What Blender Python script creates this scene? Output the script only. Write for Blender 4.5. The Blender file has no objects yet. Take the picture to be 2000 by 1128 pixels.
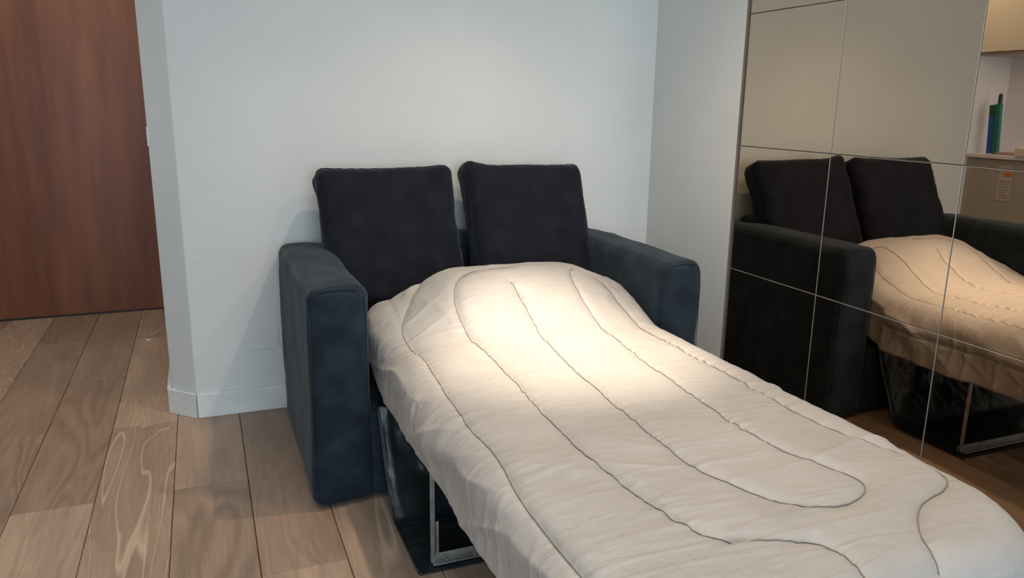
import bpy, bmesh, math, random
import numpy as np
from mathutils import Matrix, Vector, Euler
S = bpy.context.scene
COL = S.collection
random.seed(4)

# ------------------------------------------------------------------ camera
cam = bpy.data.cameras.new('camera'); cam.sensor_width = 36; cam.lens = 1515.5/2000*36
cam.clip_start = .02; cam.clip_end = 60
co = bpy.data.objects.new('camera', cam); COL.objects.link(co); S.camera = co
yaw, pit, rol = .379413, .236585, -.0124252
cy, sy, cp, sp, cr, sr = math.cos(yaw), math.sin(yaw), math.cos(pit), math.sin(pit), math.cos(rol), math.sin(rol)
fw = Vector((sy*cp, cy*cp, -sp)); rt = Vector((cy, -sy, 0)); dn = fw.cross(rt)
r2 = cr*rt+sr*dn; d2 = -sr*rt+cr*dn
m = Matrix((r2, -d2, -fw)).transposed().to_4x4(); m.translation = (0, 0, 1.3); co.matrix_world = m

# ------------------------------------------------------------------ world, lights, exposure
S.view_settings.view_transform = 'Standard'; S.view_settings.look = 'None'
S.view_settings.gamma = 1; S.view_settings.use_curve_mapping = False
S.view_settings.exposure = 0.0
S.cycles.caustics_reflective = True; S.cycles.blur_glossy = .15; S.cycles.sample_clamp_indirect = 20
w = bpy.data.worlds.new('world'); S.world = w; w.use_nodes = True
w.node_tree.nodes['Background'].inputs[0].default_value = (.62, .8, 1, 1)
w.node_tree.nodes['Background'].inputs[1].default_value = 1.2

def area(name, loc, aim, sx, sy_, power, color):
    l = bpy.data.lights.new(name, 'AREA'); l.shape = 'RECTANGLE'; l.size = sx; l.size_y = sy_
    l.energy = power; l.color = color
    o = bpy.data.objects.new(name, l); COL.objects.link(o); o.location = loc
    o.rotation_euler = (Vector(aim)-Vector(loc)).to_track_quat('-Z', 'Y').to_euler()
    return o
def spot(name, loc, aim, power, color, cone, blend, rad):
    l = bpy.data.lights.new(name, 'SPOT'); l.energy = power; l.color = color
    l.spot_size = math.radians(cone); l.spot_blend = blend; l.shadow_soft_size = rad
    o = bpy.data.objects.new(name, l); COL.objects.link(o); o.location = loc
    o.rotation_euler = (Vector(aim)-Vector(loc)).to_track_quat('-Z', 'Y').to_euler()
    return o
area('window_daylight', (.25, -2.45, 1.45), (.4, 2.5, .8), 2.4, 1.6, 92, (.64, .83, 1))
spot('bed_spotlight', (1.11, 2.24, 2.62), (1.03, 2.10, .5), 385, (1, .84, .66), 31, 1.0, .03)
spot('bed_spotlight_spill', (1.11, 2.24, 2.62), (.95, 2.08, .5), 72, (1, .76, .55), 112, .9, .03)
spot('room_downlight', (1.74, 1.45, 2.64), (1.5, 1.85, 0), 36, (1, .80, .60), 120, .8, .04)
area('ceiling_glow', (.6, 1.2, 2.66), (.6, 1.2, 0), 1.6, 1.6, 19, (1, .88, .76))
area('hall_lamp', (-.75, 4.2, 2.66), (-.75, 4.2, 0), .5, .5, 12, (1, .88, .76))

# ------------------------------------------------------------------ helpers
def tag(o, label=None, cat=None, group=None, kind=None):
    if label: o['label'] = label
    if cat: o['category'] = cat
    if group: o['group'] = group
    if kind: o['kind'] = kind
    return o
def thing(name, loc, label, cat, group=None, rz=0):
    o = bpy.data.objects.new(name, None); COL.objects.link(o); o.location = loc; o.rotation_euler[2] = rz
    o.empty_display_size = .1
    return tag(o, label, cat, group)
def mesh(name, vs, fs, mat, parent=None, smooth=True, matrix=None):
    me = bpy.data.meshes.new(name)
    me.from_pydata([tuple(map(float, v)) for v in vs], [], [tuple(map(int, f)) for f in fs])
    me.materials.append(mat)
    if smooth: me.polygons.foreach_set('use_smooth', [True]*len(me.polygons))
    me.update()
    o = bpy.data.objects.new(name, me); COL.objects.link(o)
    if parent:
        o.parent = parent      # children are modelled in the parent's space
    if matrix is not None: o.matrix_basis = matrix
    return o
class MB:
    def __init__(s): s.v = []; s.f = []
    def add(s, v, f):
        n = len(s.v); s.v += [tuple(p) for p in v]; s.f += [tuple(i+n for i in q) for q in f]; return s
    def box(s, a, b):
        x0, y0, z0 = a; x1, y1, z1 = b
        return s.add([(x0,y0,z0),(x1,y0,z0),(x1,y1,z0),(x0,y1,z0),(x0,y0,z1),(x1,y0,z1),(x1,y1,z1),(x0,y1,z1)],
              [(0,3,2,1),(4,5,6,7),(0,1,5,4),(1,2,6,5),(2,3,7,6),(3,0,4,7)])
    def prism(s, pts, z0, z1):
        n = len(pts)
        return s.add([(x,y,z0) for x,y in pts]+[(x,y,z1) for x,y in pts],
              [tuple(range(n))[::-1], tuple(range(n,2*n))]+[(i,(i+1)%n,n+(i+1)%n,n+i) for i in range(n)])
    def tube(s, pts, r, n=8, caps=True):
        pts = [Vector(p) for p in pts]; rings = []
        up = Vector((0, 0, 1))
        for i, p in enumerate(pts):
            t = (pts[min(i+1, len(pts)-1)]-pts[max(i-1, 0)]).normalized()
            a = t.cross(up)
            if a.length < 1e-3: a = t.cross(Vector((1, 0, 0)))
            a.normalize(); b = t.cross(a)
            rr = r[i] if isinstance(r, (list, tuple)) else r
            rings.append([p+a*math.cos(2*math.pi*k/n)*rr+b*math.sin(2*math.pi*k/n)*rr for k in range(n)])
        f = [(i*n+k, i*n+(k+1)%n, (i+1)*n+(k+1)%n, (i+1)*n+k) for i in range(len(pts)-1) for k in range(n)]
        if caps: f += [tuple(range(n))[::-1], tuple(range((len(pts)-1)*n, len(pts)*n))]
        return s.add([v for r_ in rings for v in r_], f)
    def build(s, name, mat, parent=None, bevel=0, smooth=False, seg=2):
        o = mesh(name, s.v, s.f, mat, parent, smooth)
        if bevel:
            md = o.modifiers.new('bevel', 'BEVEL'); md.width = bevel; md.segments = seg
            md.limit_method = 'ANGLE'; md.angle_limit = math.radians(35)
        return o

# value noise in numpy
_rng = np.random.RandomState(7); _T = _rng.rand(64, 64, 64).astype(np.float32)*2-1
def vn(x, y, z=0.):
    x, y, z = np.broadcast_arrays(np.asarray(x, float), np.asarray(y, float), np.asarray(z, float))
    xi, yi, zi = np.floor(x).astype(int), np.floor(y).astype(int), np.floor(z).astype(int)
    fx, fy, fz = x-xi, y-yi, z-zi
    fx, fy, fz = [t*t*t*(t*(t*6-15)+10) for t in (fx, fy, fz)]
    g = lambda a, b, c: _T[(xi+a) % 64, (yi+b) % 64, (zi+c) % 64]
    l = lambda a, b, t: a+(b-a)*t
    return l(l(l(g(0,0,0), g(1,0,0), fx), l(g(0,1,0), g(1,1,0), fx), fy),
             l(l(g(0,0,1), g(1,0,1), fx), l(g(0,1,1), g(1,1,1), fx), fy), fz)
def fbm(x, y, z=0., o=3):
    s = 0; a = 1
    for k in range(o): s = s+a*vn(x*2**k+k*7.3, y*2**k+k*3.1, z*2**k); a *= .5
    return s
def sm(t): t = np.clip(t, 0, 1); return t*t*(3-2*t)

def rbox(sx, sy_, sz, r, k=(8, 8, 8), seg=5):
    """box with softly rounded edges, centred at the origin, dense enough to displace"""
    h = (sx/2, sy_/2, sz/2); axs = []
    for a in range(3):
        e = [-h[a]+r*(1-math.tan(math.pi/4*(1-i/seg))) for i in range(seg)]
        mid = list(np.linspace(-h[a]+r, h[a]-r, k[a]+1))
        axs.append(e+mid+[-t for t in e[::-1]])
    V = {}; vs = []; fs = []
    def vid(p):
        key = tuple(round(c, 6) for c in p)
        if key not in V: V[key] = len(vs); vs.append(p)
        return V[key]
    for a in range(3):
        b, c = (a+1) % 3, (a+2) % 3
        for s in (-1, 1):
            for i in range(len(axs[b])-1):
                for j in range(len(axs[c])-1):
                    q = []
                    for di, dj in ((0,0),(1,0),(1,1),(0,1)):
                        p = [0, 0, 0]; p[a] = s*h[a]; p[b] = axs[b][i+di]; p[c] = axs[c][j+dj]; q.append(vid(tuple(p)))
                    fs.append(tuple(q) if s > 0 else tuple(q[::-1]))
    P = np.array(vs); H = np.array(h)-r
    Cc = np.clip(P, -H, H); D = P-Cc; L = np.linalg.norm(D, axis=1, keepdims=True); L[L == 0] = 1
    N = D/L
    return Cc+N*r, fs, N

# ------------------------------------------------------------------ materials
def mat(name, color=(.5, .5, .5), rough=.6, metal=0, **kw):
    m = bpy.data.materials.new(name); m.use_nodes = True
    b = m.node_tree.nodes['Principled BSDF']
    b.inputs['Base Color'].default_value = (*color, 1); b.inputs['Roughness'].default_value = rough
    b.inputs['Metallic'].default_value = metal
    for k, v in kw.items(): b.inputs[k.replace('_', ' ')].default_value = v
    return m
def nd(m, t, **kw):
    n = m.node_tree.nodes.new(t)
    for k, v in kw.items():
        if k in n.inputs.keys(): n.inputs[k].default_value = v
        else: setattr(n, k, v)
    return n
def lk(m, a, b): m.node_tree.links.new(a, b)
def noise_col(m, c1, c2, scale, detail=4, stretch=(1, 1, 1), lo=.35, hi=.65, bump=0, bscale=None, bdist=.002):
    b = m.node_tree.nodes['Principled BSDF']
    tc = nd(m, 'ShaderNodeTexCoord'); mp = nd(m, 'ShaderNodeMapping'); mp.inputs['Scale'].default_value = stretch
    lk(m, tc.outputs['Object'], mp.inputs['Vector'])
    n = nd(m, 'ShaderNodeTexNoise'); n.inputs['Scale'].default_value = scale; n.inputs['Detail'].default_value = detail
    lk(m, mp.outputs[0], n.inputs['Vector'])
    r = nd(m, 'ShaderNodeValToRGB'); r.color_ramp.elements[0].position = lo; r.color_ramp.elements[1].position = hi
    r.color_ramp.elements[0].color = (*c1, 1); r.color_ramp.elements[1].color = (*c2, 1)
    lk(m, n.outputs['Fac'], r.inputs[0]); lk(m, r.outputs[0], b.inputs['Base Color'])
    if bump:
        n2 = nd(m, 'ShaderNodeTexNoise'); n2.inputs['Scale'].default_value = bscale or scale; n2.inputs['Detail'].default_value = 3
        lk(m, mp.outputs[0], n2.inputs['Vector'])
        bp = nd(m, 'ShaderNodeBump'); bp.inputs['Strength'].default_value = bump; bp.inputs['Distance'].default_value = bdist
        lk(m, n2.outputs['Fac'], bp.inputs['Height']); lk(m, bp.outputs[0], b.inputs['Normal'])
    return m
M = {}
M['wall'] = noise_col(mat('wall_paint', rough=.75), (.60, .615, .60), (.64, .655, .64), 1.6, bump=.12, bscale=180, bdist=.0006)
M['base'] = noise_col(mat('skirting_paint', rough=.4), (.64, .65, .63), (.72, .73, .71), 9, bump=.1, bscale=40)
M['ceiling'] = mat('ceiling_paint', (.7, .7, .68), .9)
M['raw'] = noise_col(mat('bare_plaster', rough=.9), (.45, .42, .38), (.62, .6, .56), 60)
M['door'] = noise_col(mat('cherry_veneer', rough=.42), (.128, .034, .011), (.235, .076, .026), 3.2, 8, (3.2, 1, .35), .3, .72, bump=.15, bscale=30)
def velvet(name, c1, c2, sheen):
    m = mat(name, rough=.85); noise_col(m, c1, c2, 11, 5, lo=.38, hi=.66, bump=.25, bscale=260, bdist=.0008)
    b = m.node_tree.nodes['Principled BSDF']
    b.inputs['Sheen Weight'].default_value = sheen; b.inputs['Sheen Roughness'].default_value = .45
    b.inputs['Sheen Tint'].default_value = (.85, .92, 1, 1); b.inputs['Specular IOR Level'].default_value = .15
    return m
M['velvet'] = velvet('navy_microfibre', (.010, .0165, .024), (.020, .032, .044), .10)
M['velvet2'] = velvet('black_navy_velour', (.005, .0065, .011), (.009, .011, .018), .10)
M['satin'] = noise_col(mat('black_satin_lining', rough=.36, Specular_IOR_Level=.55), (.008, .012, .015), (.016, .024, .028), 8, bump=.2, bscale=120)
M['quilt'] = mat('grey_beige_satin_quilt', (.53, .485, .43), .5, Specular_IOR_Level=.35, Sheen_Weight=.12, Sheen_Roughness=.4)
noise_col(M['quilt'], (.375, .355, .332), (.415, .395, .370), 5)
def creases(m, dist=.0035):
    b = m.node_tree.nodes['Principled BSDF']; tc = nd(m, 'ShaderNodeTexCoord'); prev = None
    for (sx, sy_, sz), sc, lo, hi, st in (((.9, 4.5, 2), 2.2, .43, .50, .30), ((3, 1.6, 3), 2.5, .46, .50, .14), ((6, 20, 8), 3.0, .3, .7, .14)):
        mp = nd(m, 'ShaderNodeMapping'); mp.inputs['Scale'].default_value = (sx, sy_, sz); mp.inputs['Rotation'].default_value = (0, 0, .25)
        lk(m, tc.outputs['Object'], mp.inputs[0])
        n = nd(m, 'ShaderNodeTexNoise'); n.inputs['Scale'].default_value = sc; n.inputs['Detail'].default_value = 2; n.inputs['Distortion'].default_value = .6
        lk(m, mp.outputs[0], n.inputs['Vector'])
        r = nd(m, 'ShaderNodeValToRGB'); e = r.color_ramp.elements
        e[0].position = lo; e[0].color = (0, 0, 0, 1); e[1].position = hi; e[1].color = (1, 1, 1, 1)
        if hi < .6:
            q = e.new(hi+.06); q.color = (0, 0, 0, 1)
        r.color_ramp.interpolation = 'EASE'
        lk(m, n.outputs['Fac'], r.inputs[0])
        bp = nd(m, 'ShaderNodeBump'); bp.inputs['Strength'].default_value = st; bp.inputs['Distance'].default_value = dist
        lk(m, r.outputs[0], bp.inputs['Height'])
        if prev is not None: lk(m, prev, bp.inputs['Normal'])
        prev = bp.outputs[0]
    lk(m, prev, b.inputs['Normal'])
creases(M['quilt'])
M['thread'] = mat('taupe_thread', (.23, .20, .17), .8)
M['mattress'] = mat('mattress_ticking', (.35, .34, .33), .9)
M['steel'] = noise_col(mat('zinc_steel', rough=.38, metal=.85), (.42, .40, .38), (.60, .58, .55), 25)
M['dark'] = mat('under_shadow_board', (.02, .02, .022), .8)
M['grout'] = mat('mirror_joint', (.10, .085, .07), .6)
M['mirror'] = mat('bronze_mirror', (.56, .45, .345), .012, metal=1)
M['bevel'] = mat('ground_glass_edge', (.30, .27, .23), .5, metal=.4)
M['cream'] = mat('cream_cabinet_laminate', (.74, .69, .56), .45)
M['white'] = mat('white_laminate', (.80, .80, .83), .3)
M['beige'] = mat('beige_laminate', (.46, .42, .37), .5)
M['blue'] = mat('blue_card', (.02, .10, .36), .45)
M['green'] = mat('green_card', (.015, .17, .13), .45)
M['olive'] = mat('dark_green_label', (.03, .07, .04), .6)
M['ink'] = mat('black_plastic', (.02, .02, .02), .4)
M['pink'] = mat('mauve_cover', (.42, .27, .30), .6)
M['paper'] = mat('paper_sheet', (.56, .52, .45), .8)
M['orange'] = mat('orange_print', (.72, .22, .04), .7)
M['print'] = mat('grey_print', (.28, .26, .23), .8)

# floor wood: every plank has its own tone, offset and figure
def wood():
    m = mat('oak_planks', rough=.46); b = m.node_tree.nodes['Principled BSDF']
    tc = nd(m, 'ShaderNodeTexCoord'); at = nd(m, 'ShaderNodeAttribute'); at.attribute_name = 'plank'
    sc = nd(m, 'ShaderNodeVectorMath', operation='MULTIPLY_ADD')
    lk(m, at.outputs['Color'], sc.inputs[0]); sc.inputs[1].default_value = (17, 23, 11); lk(m, tc.outputs['Object'], sc.inputs[2])
    sep = nd(m, 'ShaderNodeSeparateColor'); lk(m, at.outputs['Color'], sep.inputs[0])
    def noise(stretch, scale, detail, dist=0, rough=.5):
        mp = nd(m, 'ShaderNodeMapping'); mp.inputs['Scale'].default_value = stretch; lk(m, sc.outputs[0], mp.inputs[0])
        n = nd(m, 'ShaderNodeTexNoise'); n.inputs['Scale'].default_value = scale; n.inputs['Detail'].default_value = detail
        n.inputs['Distortion'].default_value = dist; n.inputs['Roughness'].default_value = rough
        lk(m, mp.outputs[0], n.inputs['Vector']); return n.outputs['Fac']
    def math_(op, a, b_=None, c=None):
        n = nd(m, 'ShaderNodeMath', operation=op)
        for i, v in enumerate((a, b_, c)):
            if v is None: continue
            if isinstance(v, (int, float)): n.inputs[i].default_value = v
            else: lk(m, v, n.inputs[i])
        return n.outputs[0]
    def ramp(f, p0, c0, p1, c1):
        r = nd(m, 'ShaderNodeValToRGB'); r.color_ramp.elements[0].position = p0; r.color_ramp.elements[1].position = p1
        r.color_ramp.elements[0].color = (*c0, 1); r.color_ramp.elements[1].color = (*c1, 1); lk(m, f, r.inputs[0]); return r.outputs[0]
    def mix(f, a, b_, bt='MIX'):
        n = nd(m, 'ShaderNodeMix', data_type='RGBA', blend_type=bt)
        for i, v in ((0, f), (6, a), (7, b_)):
            if isinstance(v, (int, float)): n.inputs[i].default_value = v
            elif isinstance(v, tuple): n.inputs[i].default_value = (*v, 1)
            else: lk(m, v, n.inputs[i])
        return n.outputs[2]
    tone = ramp(sep.outputs[2], 0, (.215, .152, .108), 1, (.325, .238, .175))
    cloud = noise((3.2, .7, 1), 1.6, 4)
    c = mix(ramp(cloud, .38, (0, 0, 0), .68, (.75, .75, .75)), tone, (.17, .122, .09))
    fine = noise((70, 2.6, 1), 2.4, 6, .2, .75)
    c = mix(.85, c, ramp(fine, .3, (.62, .60, .58), .72, (1.0, 1.0, 1.0)), 'MULTIPLY')
    fig = noise((4.6, .62, 1), 1.0, 2.2, .35)
    rings = math_('PINGPONG', math_('MULTIPLY', fig, 26.), 1.0)
    line = ramp(rings, .0, (1, 1, 1), .16, (0, 0, 0))
    lm = math_('MULTIPLY', line, math_('MULTIPLY', ramp(sep.outputs[1], .55, (0, 0, 0), .8, (1, 1, 1)), .42))
    c = mix(lm, c, (.50, .40, .30))
    dl = ramp(rings, .0, (.0, .0, .0), .9, (1, 1, 1))
    c = mix(math_('MULTIPLY', ramp(sep.outputs[0], .3, (.3, .3, .3), .9, (1, 1, 1)), .26), c, dl, 'MULTIPLY')
    knot = noise((5, 1.8, 1), 1.9, 5, 1.2)
    c = mix(ramp(knot, .62, (0, 0, 0), .74, (.32, .32, .32)), c, (.10, .068, .048))
    hsv = nd(m, 'ShaderNodeHueSaturation'); hsv.inputs['Value'].default_value = 1.75; lk(m, c, hsv.inputs['Color'])
    lk(m, hsv.outputs[0], b.inputs['Base Color'])
    bp = nd(m, 'ShaderNodeBump'); bp.inputs['Strength'].default_value = .25; bp.inputs['Distance'].default_value = .001
    lk(m, fine, bp.inputs['Height']); lk(m, bp.outputs[0], b.inputs['Normal'])
    lk(m, ramp(fine, .2, (.40, .40, .40), .8, (.56, .56, .56)), b.inputs['Roughness'])
    b.inputs['Specular IOR Level'].default_value = .4
    return m
M['wood'] = wood()

# ------------------------------------------------------------------ room shell
XR = 2.03          # face of the white strip beside the mirrors
XM = 2.04          # mirror face
XL, YB, YF, ZC = -1.56, 5.21, -2.6, 2.7
def struct(o): o['kind'] = 'structure'; return o

v, f, pc = [], [], []
PWD, PL, g = .241, 1.285, .0011
k0 = int((XL-.2-.07)/PWD)-1
for k in range(k0, 10):
    x0 = .070+k*PWD; x1 = x0+PWD
    off = 2.047 if k % 2 == 0 else 2.662
    if k == -2: off = 3.290
    for j in range(-6, 4):
        y0 = off+j*PL; y1 = y0+PL
        if y1 < YF-.2 or y0 > YB+.25: continue
        rc = (random.random(), random.random(), random.random())
        if k == -2 and j == -1: rc = (.31, .93, .35)
        elif k == 1 and j in (-1, 0): rc = (.7, .9, .7)
        elif k in (-1, 0, -3, -4): rc = (rc[0], rc[1]*.5, rc[2])
        n = len(v)
        b = .0016
        v += [(x0+g, y0+g, -b), (x1-g, y0+g, -b), (x1-g, y1-g, -b), (x0+g, y1-g, -b),
              (x0+g+b, y0+g+b, 0), (x1-g-b, y0+g+b, 0), (x1-g-b, y1-g-b, 0), (x0+g+b, y1-g-b, 0),
              (x0+g, y0+g, -.012), (x1-g, y0+g, -.012), (x1-g, y1-g, -.012), (x0+g, y1-g, -.012)]
        fs = [(4,5,6,7), (0,1,5,4), (1,2,6,5), (2,3,7,6), (3,0,4,7), (8,9,1,0), (9,10,2,1), (10,11,3,2), (11,8,0,3)]
        f += [tuple(i+n for i in q) for q in fs]; pc += [rc]*12
n = len(v)
v += [(XL-.3, YF-.3, -.010), (XR+.3, YF-.3, -.010), (XR+.3, YB+.3, -.010), (XL-.3, YB+.3, -.010)]
f.append((n, n+1, n+2, n+3)); pc += [(0, 0, 0)]*4
fl = struct(mesh('floor', v, f, M['wood'], smooth=False))
fl.data.materials.append(mat('plank_gap', (.035, .025, .02), .9)); fl.data.polygons[len(f)-1].material_index = 1
at = fl.data.color_attributes.new('plank', 'FLOAT_COLOR', 'POINT')
at.data.foreach_set('color', np.array([(*c, 1) for c in pc], np.float32).ravel())

struct(MB().box((XL-.1, YF-.1, ZC), (XR+.2, YB+.1, ZC+.1)).build('ceiling', M['ceiling']))
struct(MB().prism([(-.090, 3.298), (XR+.12, 3.298), (XR+.12, YB+.1), (-.188, YB+.1), (-.188, 3.400)], -.01, ZC).build('wall_back', M['wall'], bevel=.004))
struct(MB().box((XR, 2.645, -.01), (XR+.12, 3.30, ZC)).build('wall_right', M['wall']))
wm = struct(MB().box((XM+.012, YF-.1, -.01), (XM+.14, 2.66, ZC)).build('wall_mirror_side', M['grout'])); wm.name = 'wall_east'
struct(MB().box((XL-.1, YF-.1, -.01), (XL, YB+.1, ZC)).build('wall_left', M['wall']))
struct(MB().box((XR+.0004, 2.6432, 0), (XM+.004, 2.6448, ZC)).build('trim_2', M['grout']))  # dark joint strip added over the wall step that caught bright daylight
# hall wall around the big door
wf = MB(); wf.box((XL, YB+.012, -.01), (-1.50, YB+.1, ZC)); wf.box((-1.50, YB+.012, 2.45), (-.188, YB+.1, ZC))
struct(wf.build('wall_hall', M['wall']))
d = struct(MB().box((-1.498, YB, .012), (-.190, YB+.045, 2.447)).build('door_1', M['door'], bevel=.002))
struct(MB().box((-1.498, YB+.004, -.005), (-.190, YB+.05, .010)).build('door_gap_shade', M['ink']))  # black strip added for the shade in the gap under the door
# wall behind the camera with its window
wb = MB(); y0, y1 = YF-.1, YF
wb.box((XL, y0, -.01), (XR+.12, y1, .65)); wb.box((XL, y0, 2.35), (XR+.12, y1, ZC))
wb.box((XL, y0, .65), (-1.0, y1, 2.35)); wb.box((1.5, y0, .65), (XR+.12, y1, 2.35))
struct(wb.build('wall_front', M['wall']))
wn = MB()
for a, b in (((-1.0, .65), (-.94, 2.35)), ((1.44, .65), (1.5, 2.35)), ((.22, .65), (.28, 2.35)), ((-1.0, .65), (1.5, .71)), ((-1.0, 2.29), (1.5, 2.35))):
    wn.box((a[0], YF-.08, a[1]), (b[0], YF-.03, b[1]))
struct(wn.build('window_1', M['white'], bevel=.004))

# skirting
bb = MB(); T, HB = .014, .105
bb.prism([(-.086, 3.298), (.70, 3.298), (.70, 3.298-T), (-.091, 3.298-T)], 0, HB)
struct(bb.build('baseboard_back', M['base'], bevel=.003))
bb = MB(); bb.prism([(-.0945, 3.2965-T), (-.092, 3.298), (-.188, 3.400), (-.205, 3.392)], 0, HB+.002)
struct(bb.build('baseboard_corner', M['base'], bevel=.002))
bb = MB(); bb.prism([(-.189, 3.402), (-.189, YB), (-.205, YB), (-.205, 3.396)], 0, HB+.012)
struct(bb.build('baseboard_hall', M['base'], bevel=.002))
bb = MB(); bb.box((1.80, 3.298-T, 0), (2.03, 3.298, HB)); bb.box((2.03-T, 2.65, 0), (2.03, 3.298-T, HB))
struct(bb.build('baseboard_right', M['base'], bevel=.003))

# blank cover low on the wall, paint chips, crumb
t = thing('outlet_cover', (.19, 3.298, .272), 'painted-over blank outlet cover low on the white wall beside the sofa arm', 'outlet cover')
MB().box((-.061, -.0035, 0), (.061, .001, .085)).build('cover_plate', M['wall'], t, bevel=.0015)
ch = MB()
for dx, dz, s in ((0, 0, .006), (.012, -.004, .007), (.023, -.008, .004)):
    ch.box((-.060+dx, 3.2968, .657+dz), (-.060+dx+s, 3.2988, .657+dz+s*.35))
tag(ch.build('paint_chip', M['raw']), 'tiny dark scratch in the white wall paint left of the sofa', 'paint chip')
pv, pf, _ = rbox(.022, .014, .006, .0025, (2, 2, 1), 3); pv = pv*(1+.25*fbm(pv[:, 0]*200, pv[:, 1]*200, pv[:, 2]*200))[:, None]
o = mesh('paper_crumb', pv+np.array((-.344, 4.533, .0032)), pf, M['white']); tag(o, 'tiny white crumb lying on the wood floor near the brown door', 'crumb')
pv, pf, _ = rbox(.008, .010, .075, .003, (1, 1, 6), 3); pv[:, 0] += .0012*fbm(pv[:, 2]*80, 3)
o = mesh('plaster_nib', pv+np.array((-.187, 3.402, 1.15)), pf, M['wall']); tag(o, 'small raised white plaster patch on the wall edge against the brown door', 'plaster patch')

# ------------------------------------------------------------------ mirror tiles
TW = .508
rown = ['bottom row just above the floor strip', 'row level with the sofa arms', 'row at backrest cushion height', 'high row above the cushions']
rows = [(0, .1215, 'low cut-down bronze mirror strip at the floor'), (.1235, .6310, ''), (.6330, 1.1365, ''), (1.1385, 1.6435, ''), (1.6455, 2.150, '')]
cols = [(2.1360, 2.6430), (1.6190, 2.1340), (1.1110, 1.6170), (.6020, 1.1090)]
cname = ['first column beside the white wall', 'second column from the white wall', 'third column from the white wall', 'fourth column from the white wall']
rname = ['floor strip', 'lowest full tile', 'tile at cushion height', 'tile above the cushions', 'topmost tile']
for ci, (a, b) in enumerate(cols):
    for ri, (z0, z1, _) in enumerate(rows):
        if ci == 3 and ri in (4,): continue
        t = thing('mirror_tile', (XM+.011, (a+b)/2, z0), f'bronze mirror tile, {rname[ri]}, {cname[ci]}', 'mirror', 'bronze mirror tiles on the right wall')
        hw, hh = (b-a)/2, z1-z0; bv = .0014
        jit = (random.random()-.5)*.0012
        mb = MB()
        mb.add([(-.011, -hw+bv, bv), (-.011, hw-bv, bv), (-.011, hw-bv, hh-bv), (-.011, -hw+bv, hh-bv)], [(0, 3, 2, 1)])
        o = mb.build('mirror_glass', M['mirror'], t)
        mb = MB()
        mb.add([(-.011, -hw+bv, bv), (-.011, hw-bv, bv), (-.011, hw-bv, hh-bv), (-.011, -hw+bv, hh-bv),
                (-.0095, -hw, 0), (-.0095, hw, 0), (-.0095, hw, hh), (-.0095, -hw, hh), (0, -hw, 0), (0, hw, 0), (0, hw, hh), (0, -hw, hh)],
               [(0,1,5,4), (1,2,6,5), (2,3,7,6), (3,0,4,7), (4,5,9,8), (5,6,10,9), (6,7,11,10), (7,4,8,11), (8,9,10,11)])
        tag(mb.build('ground_edge', M['bevel'], t), 'thin bright ground glass edge')
        t.rotation_euler = (0, 0, jit)

# ------------------------------------------------------------------ sofa bed
sofa = thing('sofa_bed', (.98, 2.82, 0), 'dark navy velvet two-seat sofa with its bed pulled out, against the white wall', 'sofa bed')
SO = np.array((.98, 2.82, 0))
def soft(name, c, size, r, m, parent, amp=.004, k=(10, 20, 16), fr=7., extra=None, off=None):
    P, F, N = rbox(*size, r, k); W = P+np.array(c)
    a = amp*fbm(W[:, 0]*fr, W[:, 1]*fr, W[:, 2]*fr)
    W = W+N*a[:, None]
    if extra is not None: W = extra(P, W, N)
    return mesh(name, W-(SO if off is None else off), F, m, parent)
def arm_shape(sgn):
    def fn(P, W, N):
        hx = abs(P[:, 0])/.095
        W[:, 2] += .006*(P[:, 2] > .30)*(1-np.clip(hx, 0, 1)**2)             # crowned top
        W[:, 2] -= .012*sm((P[:, 1]-.1)/.35)*(P[:, 2] > .2)                   # sinks a little to the back
        fl_ = sm((-.05-P[:, 2])/.31)                                          # flares out slightly at the foot
        W[:, 0] += sgn*.004*fl_
        W[:, 1] += -.004*fl_*(P[:, 1] < -.4)
        return W
    return fn
al = soft('armrest', (.359, 2.815, .3695), (.192, .935, .731), .038, M['velvet'], sofa, extra=arm_shape(-1))
ar = soft('armrest', (1.611, 2.815, .3695), (.182, .935, .731), .038, M['velvet'], sofa, extra=arm_shape(1))
# seams of each front panel
for o, x0, x1 in ((al, .263, .455), (ar, 1.520, 1.702)):
    mb = MB(); y = 2.352
    pts = [(x0+.010, y+.004, .02), (x0+.009, y+.004, .64), (x0+.014, y+.004, .700), (x0+.036, y+.004, .724), (x0+.07, y+.004, .730), (x1-.07, y+.004, .730), (x1-.036, y+.004, .724), (x1-.014, y+.004, .700), (x1-.009, y+.004, .64), (x1-.010, y+.004, .02)]
    mb.tube([tuple(np.array(p)-SO) for p in pts], .0020, 6)
    mb.build('seam_piping', M['velvet'], o, smooth=True)
soft('backrest', (.986, 3.207, .385), (1.075, .14, .73), .035, M['velvet'], sofa, k=(20, 6, 14))
soft('seat_base', (.986, 2.75, .162), (1.075, .78, .292), .012, M['velvet'], sofa, .001, k=(16, 10, 6))
for x in (.30, 1.66):
    for y in (2.40, 3.22):
        mb = MB(); mb.tube([(x-.98, y-2.82, 0), (x-.98, y-2.82, .02)], .02, 12); mb.build('foot', M['ink'], sofa)
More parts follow.
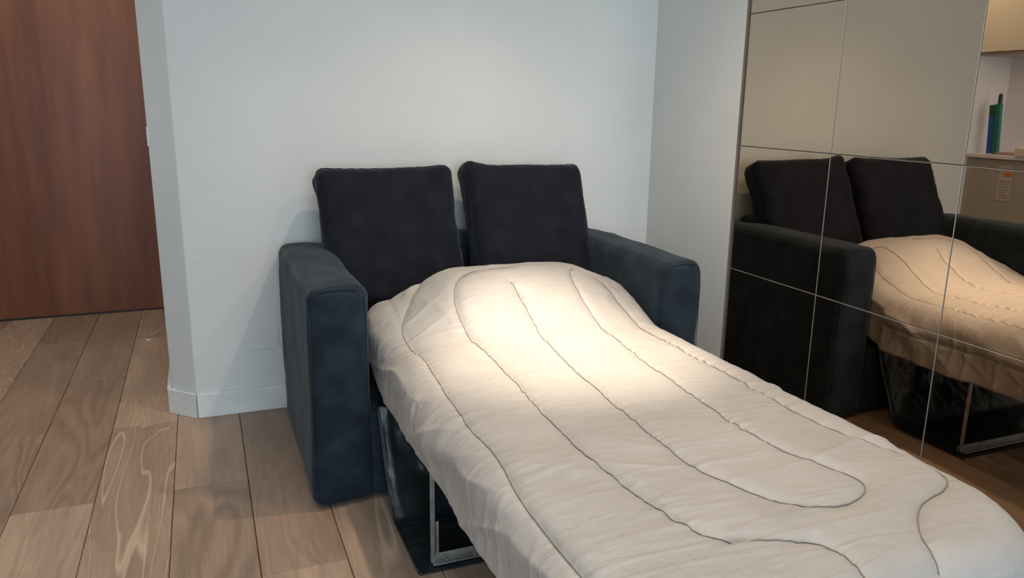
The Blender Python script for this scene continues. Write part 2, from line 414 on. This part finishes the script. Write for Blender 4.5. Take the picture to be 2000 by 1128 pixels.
# folding bed: frame, slatted deck, legs
fr = MB()
for x in (.540, 1.437):
    fr.box((x-.010-.98, .96-2.82, .335), (x+.010-.98, 3.02-2.82, .372))
for y in (.97, 1.63, 2.30, 3.0):
    fr.box((.540-.98, y-.012-2.82, .337), (1.437-.98, y+.012-2.82, .370))
fr.build('bed_frame', M['steel'], sofa, bevel=.003)
for i in range(14):
    y = 1.05+i*.143
    MB().box((.545-.98, y-.03-2.82, .372), (1.43-.98, y+.03-2.82, .380)).build('slat', M['mattress'], sofa, bevel=.002)
leg = MB()
for y in (1.93, 1.10):
    L = MB()
    for s, x in ((-1, .535), (1, 1.437)):
        L.box((x-.0065-.98, y-.004-2.82, .008), (x+.0065-.98, y+.004-2.82, .345))
        L.box((x-s*.016-.004-.98, y+.006-2.82, .010), (x-s*.016+.004-.98, y+.011-2.82, .13))
    L.box((.53-.98, y-.022-2.82, .0075), (1.442-.98, y+.014-2.82, .0115))
    L.box((.53-.98, y+.010-2.82, .003), (1.442-.98, y+.014-2.82, .026))
    lg = L.build('leg_frame', M['steel'], sofa, bevel=.001)
    bl = []
    for x in (.575, .62, .66, 1.40, 1.35): bl.append(((x-.98, y-.006-2.82, .0105), (x-.98, y-.006-2.82, .0145), .005, 10))
    for x in (.535, 1.437):
        for z in (.03, .10, .17): bl.append(((x-.98, y-.003-2.82, z), (x-.98, y-.0075-2.82, z), .004, 8))
    for p0, p1, rr, nn in bl:
        q_ = MB(); q_.tube([p0, p1], rr, nn); q_.build('bolt', M['bevel'], lg)
soft('mattress', (.990, 1.97, .418), (.92, 1.98, .075), .035, M['mattress'], sofa, .001, k=(20, 40, 4))
# black satin lining that hangs from the seat base and lies on the floor up to the leg bar
nx, nt = 120, 150; g_, fc = [], []
prof = [(2.345, .335), (2.335, .30), (2.318, .25), (2.290, .18), (2.255, .10), (2.222, .035), (2.196, .007), (2.150, .004), (2.05, .004), (1.95, .004), (1.888, .004)]
pa = np.array(prof); L_ = np.r_[0, np.cumsum(np.hypot(*np.diff(pa, axis=0).T))]
tt = np.linspace(0, L_[-1], nt); yy = np.interp(tt, L_, pa[:, 0]); zz = np.interp(tt, L_, pa[:, 1])
ker = np.ones(7)/7; yy[3:-3] = np.convolve(yy, ker, 'valid'); zz[3:-3] = np.convolve(zz, ker, 'valid')
X, Tt = np.meshgrid(np.linspace(0, 1, nx), tt); Yy = np.interp(Tt, tt, yy); Zz = np.interp(Tt, tt, zz)
x0l = .472+.012*np.clip(Tt/.4, 0, 1); Xx = x0l+X*(1.478-x0l)
edge = np.minimum(X, 1-X)*1.0
hang = sm(Zz/.12)
deep = sm(edge/.22)
Yy = Yy+hang*deep*.055*np.sin(np.clip(Zz/.33, 0, 1)*math.pi)          # belly into the opening
wr = .008*fbm(Xx*14+Zz*9, Tt*7, 2.)+.004*np.sin((Xx*1.2+Tt*.7)*60+4*fbm(Xx*5, Tt*5))
Yy = Yy-hang*wr*(.35+deep)
Zz = Zz+(1-hang)*np.abs(.005*fbm(Xx*9, Yy*14, 1.))*sm(edge/.03)*sm((Yy-1.975)/.06)
Zz = Zz+.0025*np.exp(-((edge-.030)/.005)**2)*(1-hang); Yy = Yy-.006*np.exp(-((edge-.028)/.006)**2)*hang
Zz = np.maximum(Zz, .0015)
V = np.stack([Xx, Yy, Zz], -1).reshape(-1, 3)
F = [(j*nx+i, j*nx+i+1, (j+1)*nx+i+1, (j+1)*nx+i) for j in range(nt-1) for i in range(nx-1)]
lin = mesh('lining_cloth', V-SO, F, M['satin'], sofa)
tag(lin, 'black satin lining hanging under the bed and lying on the floor')
sd = lin.modifiers.new('solid', 'SOLIDIFY'); sd.thickness = .003; sd.offset = 1
for i_, nm in ((0, 'a'), (nx-1, 'b')):
    col_ = V.reshape(nt, nx, 3)[:, i_]
    mb = MB(); mb.tube([tuple(p-SO+np.array((0, -.002, .002))) for p in col_[2:nt-1:3]], .0042, 6)
    mb.build('edge_piping', M['satin'], lin, smooth=True)

# ------------------------------------------------------------------ loose back cushions
def cushion(name, c, size, lean, rz, roll, label, seed, corner=0.):
    t = thing(name, c, label, 'cushion', 'loose sofa back cushions')
    t.rotation_euler = Euler((lean, roll, rz), 'XYZ')
    wx, th, hz = size
    P, F, N = rbox(wx, th, hz, .040, (30, 4, 30), 6)
    u = P[:, 0]/(wx/2); q = P[:, 2]/(hz/2); s = P[:, 1]/(th/2)
    bul = np.clip(1-u**2, 0, 1)*np.clip(1-q**2, 0, 1)
    P[:, 1] += s*.022*np.sqrt(bul+1e-6)
    # edges pull in a little between the corners
    P[:, 0] -= .010*u*(1-q**2); P[:, 2] -= .009*q*(1-u**2)
    P[:, 2] += .004*fbm(u*3+seed, s, q)+.006*corner*sm((-u-.55)/.4)*sm((q-.4)/.5)*3
    P[:, 0] += .004*fbm(q*3+seed, s*2+5, u)
    e = np.exp(-((1-np.maximum(abs(u), abs(q)))/.10)**2)
    puck = np.where(abs(u) > abs(q), vn(q*26, seed, 3.), vn(u*26, seed, 9.))
    P[:, 1] += s*.0035*e*puck
    P[:, 1] += .004*fbm(u*2.2+seed, q*2.2, s)
    P = P+np.array((0, 0, hz/2))
    b = mesh('cushion_body', P, F, M['velvet2'], t)
    # piped seam around the front face
    mb = MB(); r = .035; pts = []
    hx, hh = wx/2-.004, hz/2-.004
    nn = 40
    for (ax, az, bx, bz) in ((-1,-1,1,-1), (1,-1,1,1), (1,1,-1,1), (-1,1,-1,-1)):
        for k in range(nn):
            tt_ = k/nn; x = ax+(bx-ax)*tt_; z = az+(bz-az)*tt_
            px, pz = x*hx, z*hh
            cx_, cz_ = np.clip(px, -hx+r, hx-r), np.clip(pz, -hh+r, hh-r)
            dx, dz = px-cx_, pz-cz_; L = math.hypot(dx, dz) or 1
            px, pz = cx_+dx/L*r, cz_+dz/L*r
            uu, qq = px/(wx/2), pz/(hz/2)
            px -= .010*uu*(1-qq**2)+.003; pz -= .009*qq*(1-uu**2)
            pts.append((px+.002*vn(qq*20, seed), -th/2+.026, pz+.002*vn(uu*20, seed)+hz/2))
    pts.append(pts[0]); mb.tube(pts, .0022, 6, False)
    mb.build('seam', M['velvet2'], t, smooth=True)
    return t
cushion('back_cushion', (.690, 2.925, .500), (.560, .135, .580), math.radians(-25), math.radians(-.5), math.radians(-.5),
        'left square black cushion leaning on the sofa back beside the left arm', 1.3)
cushion('back_cushion', (1.287, 2.925, .500), (.555, .135, .580), math.radians(-25), math.radians(2.0), math.radians(1.2),
        'right square black cushion with a raised left corner, leaning beside the right sofa arm', 5.7, 1.)

# ------------------------------------------------------------------ quilt
STITCH = [
 [(.74, 2.72), (.70, 2.66), (.655, 2.58), (.60, 2.50), (.581, 2.432), (.578, 2.351), (.596, 2.205), (.578, 2.027), (.565, 1.704), (.564, 1.581), (.567, 1.48), (.550, 1.311), (.549, 1.169), (.551, 1.018), (.556, .93), (.56, .84)],
 [(1.03, 2.625), (.95, 2.625), (.87, 2.60), (.80, 2.55), (.774, 2.48), (.769, 2.42), (.774, 2.328), (.779, 2.087), (.771, 1.907), (.755, 1.74), (.746, 1.574), (.741, 1.408), (.752, 1.252), (.770, 1.144), (.785, 1.062), (.812, 1.012), (.883, .975), (.950, .957), (.979, .923), (.979, .876), (.961, .80)],
 [(1.00, 2.52), (1.013, 2.447), (1.018, 2.318), (.976, 2.074), (.96, 1.842), (.944, 1.645), (.932, 1.485), (.925, 1.349), (.928, 1.261), (.943, 1.207), (.971, 1.136), (1.006, 1.079), (1.052, 1.042), (1.10, 1.030), (1.155, 1.038), (1.205, 1.067), (1.226, 1.098), (1.222, 1.136), (1.194, 1.203), (1.17, 1.264), (1.154, 1.341), (1.153, 1.425), (1.168, 1.56), (1.185, 1.735), (1.196, 1.911), (1.218, 2.054), (1.250, 2.24), (1.246, 2.371), (1.238, 2.48), (1.250, 2.56), (1.285, 2.60), (1.34, 2.60), (1.385, 2.54), (1.395, 2.40), (1.395, 2.2), (1.39, 1.95), (1.385, 1.7), (1.375, 1.5), (1.385, 1.32), (1.43, 1.22), (1.468, 1.14), (1.442, 1.068), (1.372, 1.023), (1.295, 1.001), (1.245, .976), (1.191, .932), (1.15, .885), (1.12, .82)],
]
def smooth_poly(p, step=.006, it=3):
    p = np.array(p)
    for _ in range(it):
        q = .75*p[:-1]+.25*p[1:]; r_ = .25*p[:-1]+.75*p[1:]
        p = np.vstack([p[:1], np.stack([q, r_], 1).reshape(-1, 2), p[-1:]])
    L = np.r_[0, np.cumsum(np.hypot(*np.diff(p, axis=0).T))]; n = int(L[-1]/step)
    t = np.linspace(0, L[-1], n); return np.stack([np.interp(t, L, p[:, 0]), np.interp(t, L, p[:, 1])], 1)
ST = [smooth_poly(p) for p in STITCH]
ST = [p+np.stack([.0035*vn(p[:, 1]*9, i*3.3), np.zeros(len(p))], 1) for i, p in enumerate(ST)]
ALLST = np.vstack(ST)
QX0, QX1, QY0, QY1, RB = .590, 1.420, .875, 2.775, .095
def top_h(x, y):
    b = .522+.026*(1-((x-1.0)/.5)**2)
    b = b+.155*sm((y-2.26)/.36)
    b = b-.095*sm((.84-x)/.30)*sm((y-2.2)/.4)
    b = b-.055*sm((x-1.24)/.22)*sm((y-2.3)/.3)
    b = b-.12*sm((y-2.66)/.16)
    return b
def stitch_dist(x, y, lim=.16):
    d = np.full(x.shape, lim)
    cell = .16; grid = {}
    ci = np.floor(x/cell).astype(int); cj = np.floor(y/cell).astype(int)
    si = np.floor(ALLST[:, 0]/cell).astype(int); sj = np.floor(ALLST[:, 1]/cell).astype(int)
    for a in np.unique(np.stack([ci, cj], 1), axis=0):
        mk = (ci == a[0]) & (cj == a[1]); s = (abs(si-a[0]) <= 1) & (abs(sj-a[1]) <= 1)
        if not s.any(): continue
        Q = ALLST[s]; xx, yy_ = x[mk], y[mk]; out = np.empty(len(xx))
        for i in range(0, len(xx), 4000):
            out[i:i+4000] = np.sqrt(((xx[i:i+4000, None]-Q[None, :, 0])**2+(yy_[i:i+4000, None]-Q[None, :, 1])**2).min(1))
        d[mk] = np.minimum(d[mk], out)
    return d
def quilt_disp(x, y, side):
    """height of the filling over the stitched base; side = how far over the edge (0 top, 1 hanging)"""
    d = stitch_dist(x, y)
    puff = .012*(1-np.exp(-(d/.014)**1.0))
    puck = np.exp(-d/.028)*(.0038*vn(x*7, y*50, 1.)+.0026*vn(x*12, y*95+9, 4.))*(.25+1.3*np.clip(vn(x*3, y*4, 11.)+.4, 0, 1))
    rid = 1-np.abs(vn(x*2.6+1.1*y, y*8+3*vn(x*2, y*2), 6.))
    broad = .0070*rid**6*np.clip(vn(x*3+2, y*3, 8.)+.35, 0, 1)+.0018*fbm(x*4, y*5, 3.)
    head = sm((y-2.15)/.4)
    crum = head*(.25+.9*sm((.80-x)/.2)+.5*sm((x-1.25)/.12))*(.009*(1-np.abs(vn(x*8+y*4, y*12-x*5, 2.)))**4+.003*fbm(x*14, y*14, 5.))
    fine = .0006*fbm(x*30, y*70, 2.)
    return puff+(puck+broad+crum)*(1-.5*side)+fine-.006
hd, rc = .0055, (.15, .20, .09, .16)       # corner radii: foot-left, foot-right, head-right, head-left
def rowspan(y):
    xl, xr = QX0, QX1
    for side, (rf, rh) in ((0, (rc[0], rc[3])), (1, (rc[1], rc[2]))):
        dx = 0
        if y < QY0+rf: dx = rf-math.sqrt(max(rf*rf-(QY0+rf-y)**2, 0))
        if y > QY1-rh: dx = rh-math.sqrt(max(rh*rh-(y-QY1+rh)**2, 0))
        if side == 0: xl += dx
        else: xr -= dx
    return xl, xr
ys = list(QY0+.20*(1-np.cos(np.linspace(0, math.pi/2, 70))))[:-1]+list(np.arange(QY0+.20, QY1-.16, hd))
ys += list(QY1-.16+.16*np.sin(np.linspace(0, math.pi/2, 45)))
ys = np.array(sorted(ys)); nr = len(ys); nc = 170
G = np.zeros((nr, nc, 2))
for j, y in enumerate(ys):
    xl, xr = rowspan(y); G[j, :, 0] = np.linspace(xl, xr, nc); G[j, :, 1] = y
# boundary loop, counter-clockwise from the foot-left corner
loop = [(0, i) for i in range(nc)]+[(j, nc-1) for j in range(1, nr)]+[(nr-1, i) for i in range(nc-2, -1, -1)]+[(j, 0) for j in range(nr-2, 0, -1)]
B = np.array([G[a, b] for a, b in loop])
def arcn(P):
    n = np.zeros_like(P)
    for i, (x, y) in enumerate(P):
        best = None
        for cxn, cyn, rr, sx_, sy2 in ((QX0, QY0, rc[0], -1, -1), (QX1, QY0, rc[1], 1, -1), (QX1, QY1, rc[2], 1, 1), (QX0, QY1, rc[3], -1, 1)):
            ccx, ccy = cxn-sx_*rr, cyn-sy2*rr
            if (x-ccx)*sx_ >= -1e-6 and (y-ccy)*sy2 >= -1e-6:
                dv = np.array((x-ccx, y-ccy)); best = dv/np.linalg.norm(dv); break
        if best is None:
            dd = [x-QX0, QX1-x, y-QY0, QY1-y]; k = int(np.argmin(dd)); best = np.array([(-1, 0), (1, 0), (0, -1), (0, 1)][k], float)
        n[i] = best
    return n
NB = arcn(B)
ul = np.r_[0, np.cumsum(np.hypot(*np.diff(B, axis=0).T))]
topx, topy = G[..., 0].ravel(), G[..., 1].ravel()
zt = top_h(topx, topy)+quilt_disp(topx, topy, 0.)
# smooth transition to the rim
Vt = np.stack([topx, topy, zt], 1)
wl = np.clip(-NB[:, 0], 0, 1); wr_ = np.clip(NB[:, 0], 0, 1); wf_ = np.clip(-NB[:, 1], 0, 1); wh = np.clip(NB[:, 1], 0, 1)
hangL = .058*wl+.112*wr_+.20*wf_**2+.02*wh; bend = RB*math.pi/2
nk = 46; rings = []
for k in range(1, nk+1):
    q = k/nk; d = q*(bend+hangL)
    dh = np.maximum(d-bend, 0); a = np.minimum(d/RB, math.pi/2)
    out = RB*np.sin(a)+dh*.10*(wl+wf_+.15*wr_)
    drop = RB*(1-np.cos(a))+dh
    bx, by = B[:, 0], B[:, 1]; px, py = bx+NB[:, 0]*out, by+NB[:, 1]*out
    base = top_h(bx, by)
    disp = quilt_disp(bx+NB[:, 0]*d*.9, by+NB[:, 1]*d*.9, q)
    hs = np.clip(1-np.abs((d-(bend+hangL-.105)))/.012, 0, 1); disp = disp-.012*hs*wr_     # stitched hem band
    fold = sm(q*1.5)*(1-.45*sm((q-.75)/.25))*(.008*fbm(ul*5.0+q*1.5, q*1.4, 2., 2)+.014*(1-np.abs(vn(ul*6+q*2.6, q*1.1, 7.)))**3*(.3+.7*np.clip(vn(ul*3, 9.)+.5, 0, 1))+.004*(1-np.abs(vn(ul*17-q*2, q*1.6, 3.)))**3)
    fold = fold*(1+.2*wr_)+wr_*sm((q-.42)/.2)*(1-.45*q)*.018*(1-np.abs(vn(ul*17, q*.8, 5.)))**2.5
    sc_ = disp+fold
    sc_ = sc_*np.where((by > 2.30), .45, 1.) if True else sc_
    zs = base-drop+np.cos(a)*sc_
    px = px+NB[:, 0]*np.sin(a)*sc_; py = py+NB[:, 1]*np.sin(a)*sc_
    zs = zs+.006*q*q*vn(ul*4, 3.3)*(1-wh)
    # between the arms the quilt is held in by them
    inn = sm((py-2.27)/.07)
    px = px*(1-inn)+np.clip(px, .466, 1.507)*inn
    py = np.minimum(py, 2.850)
    rings.append(np.stack([px, py, zs], 1))
last = rings[-1]
for oi, dz in ((.004, -.007), (.011, -.011), (.020, -.010), (.028, -.004), (.034, .02), (.050, .05)):
    rings.append(last+np.stack([-NB[:, 0]*oi, -NB[:, 1]*oi, np.full(len(B), dz)], 1))
nB = len(B); Vs = np.vstack([Vt]+rings)
F = [(j*nc+i, j*nc+i+1, (j+1)*nc+i+1, (j+1)*nc+i) for j in range(nr-1) for i in range(nc-1)]
prev = [a*nc+b for a, b in loop]
for k in range(len(rings)):
    cur = [nr*nc+k*nB+i for i in range(nB)]
    F += [(prev[i], cur[i], cur[(i+1) % nB], prev[(i+1) % nB]) for i in range(nB)]
    prev = cur
qt = thing('quilt', (.98, 1.9, .40), 'thick grey-beige satin quilt with curved stitching spread over the pulled-out sofa bed', 'quilt')
QO = np.array((.98, 1.9, .40))
mesh('quilt_cover', Vs-QO, F, M['quilt'], qt)
from mathutils.bvhtree import BVHTree
bvh = BVHTree.FromPolygons([tuple(p) for p in Vs.tolist()], F[:(nr-1)*(nc-1)+nk*nB])
th_ = MB()
for p in ST:
    pts = []
    for a_, b_ in p:
        c_y = min(max(b_, QY0), QY1); xl, xr = rowspan(c_y); c_x = min(max(a_, xl), xr)
        dv = np.array((a_-c_x, b_-c_y)); L = float(np.linalg.norm(dv))
        if L > 1e-6:
            n_ = dv/L; ang = min(L/.9/RB, math.pi/2); hang_ = max(L/.9-bend, 0)
            o_ = RB*math.sin(ang); q_ = Vector((c_x+n_[0]*o_, c_y+n_[1]*o_, float(top_h(c_x, c_y))-RB*(1-math.cos(ang))-hang_))
            N_ = Vector((n_[0]*math.sin(ang), n_[1]*math.sin(ang), math.cos(ang)))
        else:
            q_ = Vector((a_, b_, float(top_h(a_, b_)))); N_ = Vector((0, 0, 1))
        hit_ = bvh.ray_cast(q_+N_*.06, -N_)
        if hit_[0] is not None: pts.append(tuple(hit_[0]+N_*.0016-Vector(QO)))
    th_.tube(pts, .0011, 5)
kq = round(nk*(bend+.112-.105)/(bend+.112))-1
run = [tuple(rings[kq][i]+np.array((NB[i, 0], NB[i, 1], 0))*.0012-QO) for i in range(nB) if wr_[i] > .98 and B[i, 1] < 2.7]
th_.tube(run, .0013, 5)
tag(th_.build('stitching', M['thread'], qt, smooth=True), 'dark taupe curved stitch lines')

# ------------------------------------------------------------------ shelf unit seen only in the mirrors
cab = thing('shelf_cabinet', (-1.38, 3.3, 0), 'cream cabinet with a white open niche, reflected at the right edge of the mirrors', 'cabinet')
cx = -1.38
MB().box((-1.555-cx, -.9, .0), (-1.535-cx, .90, 2.4)).build('back_panel', M['white'], cab)
MB().box((-1.55-cx, .88, 0), (-1.20-cx, .90, 2.4)).build('side_panel', M['white'], cab, bevel=.001)
MB().box((-1.55-cx, -.9, 0), (-1.20-cx, -.88, 2.4)).build('side_panel', M['white'], cab, bevel=.001)
MB().box((-1.55-cx, -.88, 1.66), (-1.20-cx, .88, 1.68)).build('niche_ceiling', M['beige'], cab, bevel=.001)
MB().box((-1.55-cx, -.88, .945), (-1.20-cx, .88, .972)).build('shelf', M['white'], cab, bevel=.002)
for i in range(2):
    a = -.88+i*.88
    dr = MB().box((-1.20-cx, a+.002, 1.685), (-1.18-cx, a+.877, 2.4)).build('upper_door', M['cream'], cab, bevel=.002)
for i in range(3):
    a = -.88+i*.5867
    dr = MB().box((-1.24-cx, a+.002, .02), (-1.22-cx, a+.583, .94)).build('lower_door', M['beige'], cab, bevel=.002)
def at_cab(name, b0, b1, m, label, cat, bevel=.002, rot=None):
    c = [(b0[0]+b1[0])/2, (b0[1]+b1[1])/2, b0[2]]
    t = thing(name, c, label, cat)
    o = MB().box((b0[0]-c[0], b0[1]-c[1], 0), (b1[0]-c[0], b1[1]-c[1], b1[2]-b0[2])).build('cover', m, t, bevel=bevel)
    if rot: t.rotation_euler = rot
    return t, c
LEAN = (math.radians(-4.2), 0, 0)
t, c = at_cab('binder', (-1.28, 4.021, .9755), (-1.25, 4.060, 1.320), M['blue'], 'slim blue binder standing in the white niche, left of the green one', 'binder', rot=LEAN)
MB().box((-.0152, -.0197, .262), (.0156, .0197, .3445)).build('label_band', M['olive'], t, bevel=.002)
t, c = at_cab('binder', (-1.28, 3.978, .9755), (-1.25, 4.017, 1.330), M['green'], 'slim dark green binder standing in the white niche, right of the blue one', 'binder', rot=LEAN)
tb = MB(); tb.tube([(-1.302, 4.025, .973), (-1.302, 4.050, 1.385)], .014, 12); tb.tube([(-1.302, 4.050, 1.385), (-1.302, 4.051, 1.40)], [.014, .007], 12)
tag(tb.build('ruler_tube', M['ink']), 'black capped tube standing behind the green binder in the niche', 'tube')
t = thing('spiral_notebook', (-1.33, 3.90, .973), 'mauve spiral notebook lying flat on the white niche shelf', 'notebook')
MB().box((-.08, -.10, 0), (.08, .10, .016)).build('cover', M['pink'], t, bevel=.002)
sp_ = MB()
for i in range(18): sp_.tube([(.0+.006*math.cos(a)+.078, -.09+i*.0105, .012+.010*math.sin(a)) for a in np.linspace(0, 2*math.pi, 9)], .0012, 5)
tag(sp_.build('spiral_binding', M['steel'], t), 'wire spiral')
t, c = at_cab('cardboard_box', (-1.33, 3.62, .973), (-1.19, 3.80, 1.03), M['cream'], 'small cream box at the front edge of the niche shelf beside the notebook', 'box')
t = thing('hanging_label', (-1.2185, 3.866, .655), 'paper product label with an orange mark stuck below the niche shelf', 'label')
MB().box((0, -.052, 0), (.001, .052, .255)).build('sheet', M['paper'], t)
p_ = MB(); p_.box((.001, -.045, .17), (.0016, .012, .20)); tag(p_.build('orange_mark', M['orange'], t), 'orange printed mark')
p_ = MB()
for i in range(7): p_.box((.001, -.04+.008*(i % 3), .02+i*.019), (.0016, .035-.01*(i % 2), .026+i*.019))
p_.build('printed_line', M['print'], t)
# narrow area light just under the niche ceiling, aimed down
area('niche_light', (-1.34, 3.5, 1.65), (-1.36, 3.5, 1.0), .06, .8, 3.5, (1, .96, .97))
